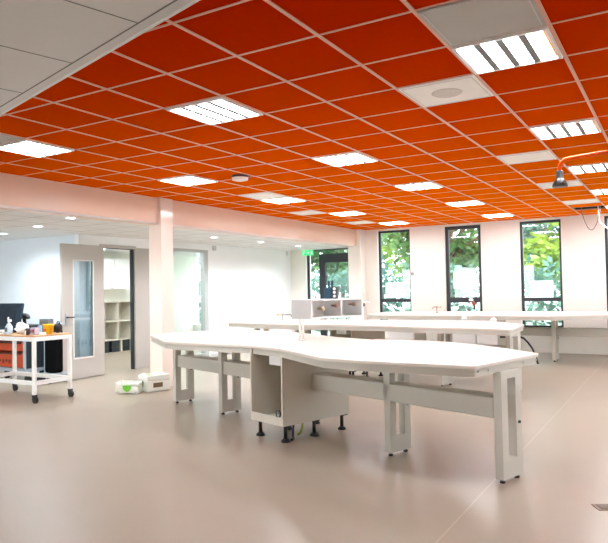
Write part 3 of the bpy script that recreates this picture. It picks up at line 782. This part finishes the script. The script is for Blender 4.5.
MB().box(-.03, .035, -.0745, -.066, .05, .08).build('label_patch', mat('tub_orange', (206, 96, 20), .5), e)
e = thing('grey_toolbox', 'grey box behind the yellow tub at the rear of the trolley', 'box', on(46.5, 331.2))
MB().box(-.105, .105, -.05, .05, 0, .21, bev=.008).build('body', mat('box_grey', (104, 112, 116), .5), e)
MB().box(-.1, .1, -.052, -.05, .15, .155).build('lid_line', M_BLACK, e)
e = thing('black_bag', 'black soft pouch at the right end of the trolley top', 'bag', on(58, 332))
mb = MB(); mb.ball((0, 0, .075), .085, (.75, .8, .9)); mb.build('pouch', M_BLACK, e)
MB().tube([(-.03, 0, .13), (-.01, 0, .17), (.03, 0, .17), (.045, 0, .12)], .009, 6).build('strap', M_BLACK, e)

# orange drawer cart behind the trolley
e = thing('tool_cart', 'grey workshop cart with orange drawers behind the white trolley', 'tool cart', (-10.18, 7.05, 0))
cw, cd = .55, .42
MB().box(-cw, cw, -cd/2, cd/2, .2, .26).build('base', M_CARTGREY, e)
mb = MB(); mb.box(-cw, -cw+.06, -cd/2, cd/2, .26, .98); mb.box(cw-.06, cw, -cd/2, cd/2, .26, .98); mb.box(-cw+.06, cw-.06, cd/2-.03, cd/2, .26, .98); mb.box(-cw, cw, -cd/2, cd/2, .98, 1.0); mb.build('body', mat('cart_dark', (40, 46, 54), .5), e)
for sx in (-1, 1): MB().box(sx*(cw-.03)-.03, sx*(cw-.03)+.03, -cd/2-.02, -cd/2-.001, .26, 1.0).build('front_post', M_CARTGREY, e)
z = .275
for hh in (.27, .17, .10, .10):
    d_ = MB().box(-cw+.07, cw-.07, -cd/2-.01, cd/2-.05, z, z+hh-.02, bev=.004).build('drawer', M_DRAWER, e)
    MB().box(-cw+.12, cw-.12, -cd/2-.022, -cd/2-.008, z+hh-.045, z+hh-.022).build('drawer_pull', M_BLACK, d_)
    if hh > .2:
        mb = MB()
        for k in range(7): mb.box(-.28+k*.09, -.28+k*.09+.05, -cd/2-.0125, -cd/2-.01, z+.06+.03*(k % 2), z+.13)
        mb.build('lettering', mat('drawer_print', (96, 42, 26), .5), d_)
    z += hh+.015
for sx in (-1, 1):
    for sy in (-1, 1):
        mb = MB(); mb.cyl((sx*.5, sy*.14-.02, .075), (sx*.5, sy*.14+.02, .075), .075, n=20); mb.box(sx*.5-.04, sx*.5+.04, sy*.14-.03, sy*.14+.03, .15, .2); mb.build('castor', M_BLACK, e)
e = thing('equipment_stand', 'grey single-post stand on castors between the orange drawers and the door', 'stand', (-9.48, 7.19, 0))
MB().box(-.1, .24, -.2, .2, .12, .17, bev=.01).build('base', M_CARTGREY, e)
MB().box(-.085, -.015, -.05, .05, .17, 1.0).build('post', M_CARTGREY, e)
for x, y in ((-.06, -.15), (-.06, .15), (.2, -.15), (.2, .15)):
    mb = MB(); mb.cyl((x, y-.018, .06), (x, y+.018, .06), .06, n=18); mb.box(x-.02, x+.02, y-.024, y+.024, .08, .12); mb.build('castor', M_STEEL, e)
MB().box(-.1, .3, -.1, .1, 1.0, 1.03).build('tray', M_CARTGREY, e)
mb = MB(); mb.box(.0, .26, -.12, .1, .172, .93, bev=.05)
tag(mb.build('garment_bag', mat('bag_black', (6, 7, 8), .9, spec=.1, noise=.3, nscale=8), loc=(-9.48, 7.19, 0)), 'black tall bag standing on the grey single-post stand', 'bag')

# tool cases on the floor by the column
def systainer(label, loc, rz, w, d, h, cls=True):
    e = thing('tool_case', label, 'tool case', loc, rz)
    MB().box(-w/2, w/2, -d/2, d/2, .012, h*.68, bev=.012).build('case_body', M_CASE, e)
    MB().box(-w/2, w/2, -d/2, d/2, h*.69, h, bev=.012).build('lid', M_CASE, e)
    for x in (-w/2+.05, w/2-.05): MB().box(x-.035, x+.035, -d/2+.01, d/2-.01, 0, .014).build('foot', M_GREY, e)
    hd = MB().box(-w*.3, w*.3, -d/2+.06, -d/2+.08, h, h+.022); hd.box(-w*.3, -w*.3+.03, -d/2+.03, -d/2+.10, h-.002, h+.02); hd.box(w*.3-.03, w*.3, -d/2+.03, -d/2+.10, h-.002, h+.02)
    hd.build('handle', mat('handle_pale', (206, 216, 196), .5), e)
    return e
ca = atz(115.5, 394.3, 0); cb_ = atz(138, 394.3, 0)
ax = (cb_-ca); rz = math.atan2(ax.y, ax.x); w_ = .36; d_ = .18
e = systainer('low white tool case with a green latch, frontmost on the floor by the column', (0, 0, 0), rz, w_, d_, .175)
o_ = ca + Vector((math.cos(rz), math.sin(rz), 0))*w_/2 + Vector((-math.sin(rz), math.cos(rz), 0))*d_/2
e.location = (o_.x, o_.y, 0)
mb = MB()
sh = [(-.06, .13), (.06, .13), (.06, .085), (.033, .055), (0, .034), (-.033, .055), (-.06, .085)]
lo = [mb.bm.verts.new((x, -d_/2-.001, z)) for x, z in sh]; hi = [mb.bm.verts.new((x, -d_/2-.016, z)) for x, z in sh]
mb.bm.faces.new(hi); mb.bm.faces.new(lo[::-1])
for k in range(7): mb.bm.faces.new((lo[k], lo[(k+1) % 7], hi[(k+1) % 7], hi[k]))
mb.build('latch', M_GREEN, e)
for x in (-.15, .15): MB().box(x-.035, x+.035, -d_/2-.006, -d_/2+.002, .018, .042).build('corner_clip', M_GREY, e)
c0 = atz(152, 388, 0); c1 = atz(170, 386, 0)
ax = (c1-c0); rz2 = math.atan2(ax.y, ax.x)
rz2 = -.3
w2, d2, h2 = .30, .40, .255
fx = Vector((math.cos(rz2), math.sin(rz2), 0)); fy = Vector((-math.sin(rz2), math.cos(rz2), 0))
rc = Vector((-7.0, 7.04, 0))           # nearest lower corner (front right)
e = systainer('taller white tool case with a brown label, against the column foot', (0, 0, 0), rz2, w2, d2, h2)
o_ = rc - fx*w2/2 + fy*d2/2; e.location = (o_.x, o_.y, 0)
MB().box(w2/2-.002, w2/2+.004, -.1, .06, .07, .14).build('label_plate', mat('case_label', (104, 84, 60), .5), e)
MB().box(-.02, .02, -d2/2-.012, -d2/2+.001, .08, .17).build('latch', mat('latch_dim', (96, 130, 70), .5), e)
MB().box(-.11, .11, -.16, -.06, h2, h2+.004).build('lid_mark', mat('pale_green_mark', (170, 204, 140), .5), e)

# ------------------------------------------------------------------ outdoors
struct(MB().box(-60, 30, YF+.3, 90, -.2, -.05).build('ground', M_GRASS))
def tree(label, x, y, h, r, mt, trunk_h, n=5200, ls=.19, squash=1.0):
    e = thing('tree', label, 'tree', (x, y, -.05), 0, 'trees outside the windows')
    mb = MB()
    mb.tube([(0, 0, 0), (rnd.uniform(-.1, .1), 0, trunk_h*.5), (rnd.uniform(-.2, .2), rnd.uniform(-.2, .2), trunk_h), (rnd.uniform(-.4, .4), rnd.uniform(-.3, .3), h*.85)], [.2, .16, .13, .04], 8)
    for k in range(5):
        a = rnd.uniform(0, 6.28); z = trunk_h+(h-trunk_h)*rnd.uniform(.0, .4)
        mb.tube([(0, 0, z), (math.cos(a)*r*.4, math.sin(a)*r*.4, z+r*.3), (math.cos(a)*r*.75, math.sin(a)*r*.75, z+r*.5)], [.07, .05, .02], 6)
    mb.build('trunk', M_BARK, e)
    mb = MB(); bm = mb.bm
    cl = []
    for k in range(26):
        a = rnd.uniform(0, 6.283); rr = r*math.sqrt(rnd.random())*.85; z = rnd.random()
        k2 = math.sin(math.pi*min(1, .15+z*.8))
        cl.append((math.cos(a)*rr*k2, math.sin(a)*rr*k2, trunk_h*.8+(h-trunk_h*.8)*z, r*rnd.uniform(.25, .42)))
    for k in range(n):
        c = rnd.choice(cl); v = Vector((rnd.gauss(0, 1), rnd.gauss(0, 1), rnd.gauss(0, 1))).normalized()*c[3]*rnd.uniform(.55, 1.05)
        p = Vector(c[:3])+v; p.z = max(p.z, .1)
        u = Vector((rnd.gauss(0, 1), rnd.gauss(0, 1), rnd.gauss(0, .6))).normalized(); w = u.cross(Vector((rnd.gauss(0, 1), rnd.gauss(0, 1), rnd.gauss(0, 1)))).normalized()
        s = ls*rnd.uniform(.6, 1.3)
        bm.faces.new([bm.verts.new(p+q) for q in (-u*s, w*s*.5, u*s, -w*s*.5)])
    mb.build('foliage', mt, e)
TR = [(-14.5, 24, 8, 2.6, 1, 1.6, 'broad green tree outside the leftmost tall window'), (-11, 30, 9, 3.2, 0, 2, 'yellow green tree seen left in the middle tall window'), (-7.6, 23.5, 8, 2.2, 1, 1.6, 'mid green tree seen right in the middle tall window'),
      (-2.9, 24.5, 9, 2.5, 0, 1.8, 'brightest yellow green tree outside the third tall window'), (-1.2, 30, 9, 3, 1, 2, 'green tree outside the right edge window'), (-21, 27, 8, 3, 2, 1.5, 'pale bluish tree outside the glazed door'),
      (-17.5, 34, 9, 3.4, 2, 2, 'far bluish tree between the glazed door and the leftmost window'), (-26, 36, 9, 3.5, 2, 2, 'far tree left outside the glazed door'), (-6.5, 36, 10, 3.6, 2, 2, 'far bluish tree behind the green ones outside')]
for x, y, h_, r_, k, th_, lb in TR: tree(lb, x, y, h_, r_, M_LEAF[k], th_)
# hedge low outside
mb = MB(); bm = mb.bm
for k in range(11000):
    p = Vector((rnd.uniform(-26, 4), 20.5+rnd.uniform(-.6, .6), rnd.uniform(0, 1.7+.7*rnd.random())))
    u = Vector((rnd.gauss(0, 1), rnd.gauss(0, 1), rnd.gauss(0, 1))).normalized(); w = u.cross(Vector((rnd.gauss(0, 1), rnd.gauss(0, 1), rnd.gauss(0, 1)))).normalized(); s = .13*rnd.uniform(.6, 1.3)
    bm.faces.new([bm.verts.new(p+q) for q in (-u*s, w*s*.5, u*s, -w*s*.5)])
o = mb.build('hedge', M_LEAF[2]); o['kind'] = 'stuff'; tag(o, 'low bluish green hedge outside below the tall windows', 'hedge')

# ------------------------------------------------------------------ light
wd = bpy.data.worlds.new('sky'); scn.world = wd; wd.use_nodes = True
nt = wd.node_tree; bg = nt.nodes['Background']
sky = nt.nodes.new('ShaderNodeTexSky'); sky.sky_type = 'HOSEK_WILKIE'; sky.turbidity = 6; sky.sun_direction = Vector((-.3, -.6, .75)).normalized(); sky.ground_albedo = .4
mxr = nt.nodes.new('ShaderNodeMixRGB'); mxr.inputs['Fac'].default_value = .75; mxr.inputs['Color2'].default_value = (.93, .96, 1, 1)
nt.links.new(sky.outputs[0], mxr.inputs['Color1']); nt.links.new(mxr.outputs[0], bg.inputs['Color'])
bg.inputs['Strength'].default_value = 5.5
sd = bpy.data.lights.new('sun', 'SUN'); sd.energy = 4.6; sd.angle = math.radians(2); sd.color = (1, .96, .88)
so = bpy.data.objects.new('sun', sd); COL.objects.link(so)
so.rotation_euler = Vector((.3, .62, -.75)).to_track_quat('-Z', 'Y').to_euler()

scn.view_settings.view_transform = 'Standard'; scn.view_settings.look = 'None'
scn.view_settings.exposure = 0.95; scn.view_settings.gamma = 1; scn.view_settings.use_curve_mapping = False
scn.cycles.max_bounces = 10; scn.cycles.diffuse_bounces = 6; scn.cycles.transparent_max_bounces = 12
scn.cycles.use_denoising = True
scn.cycles.sample_clamp_indirect = 8
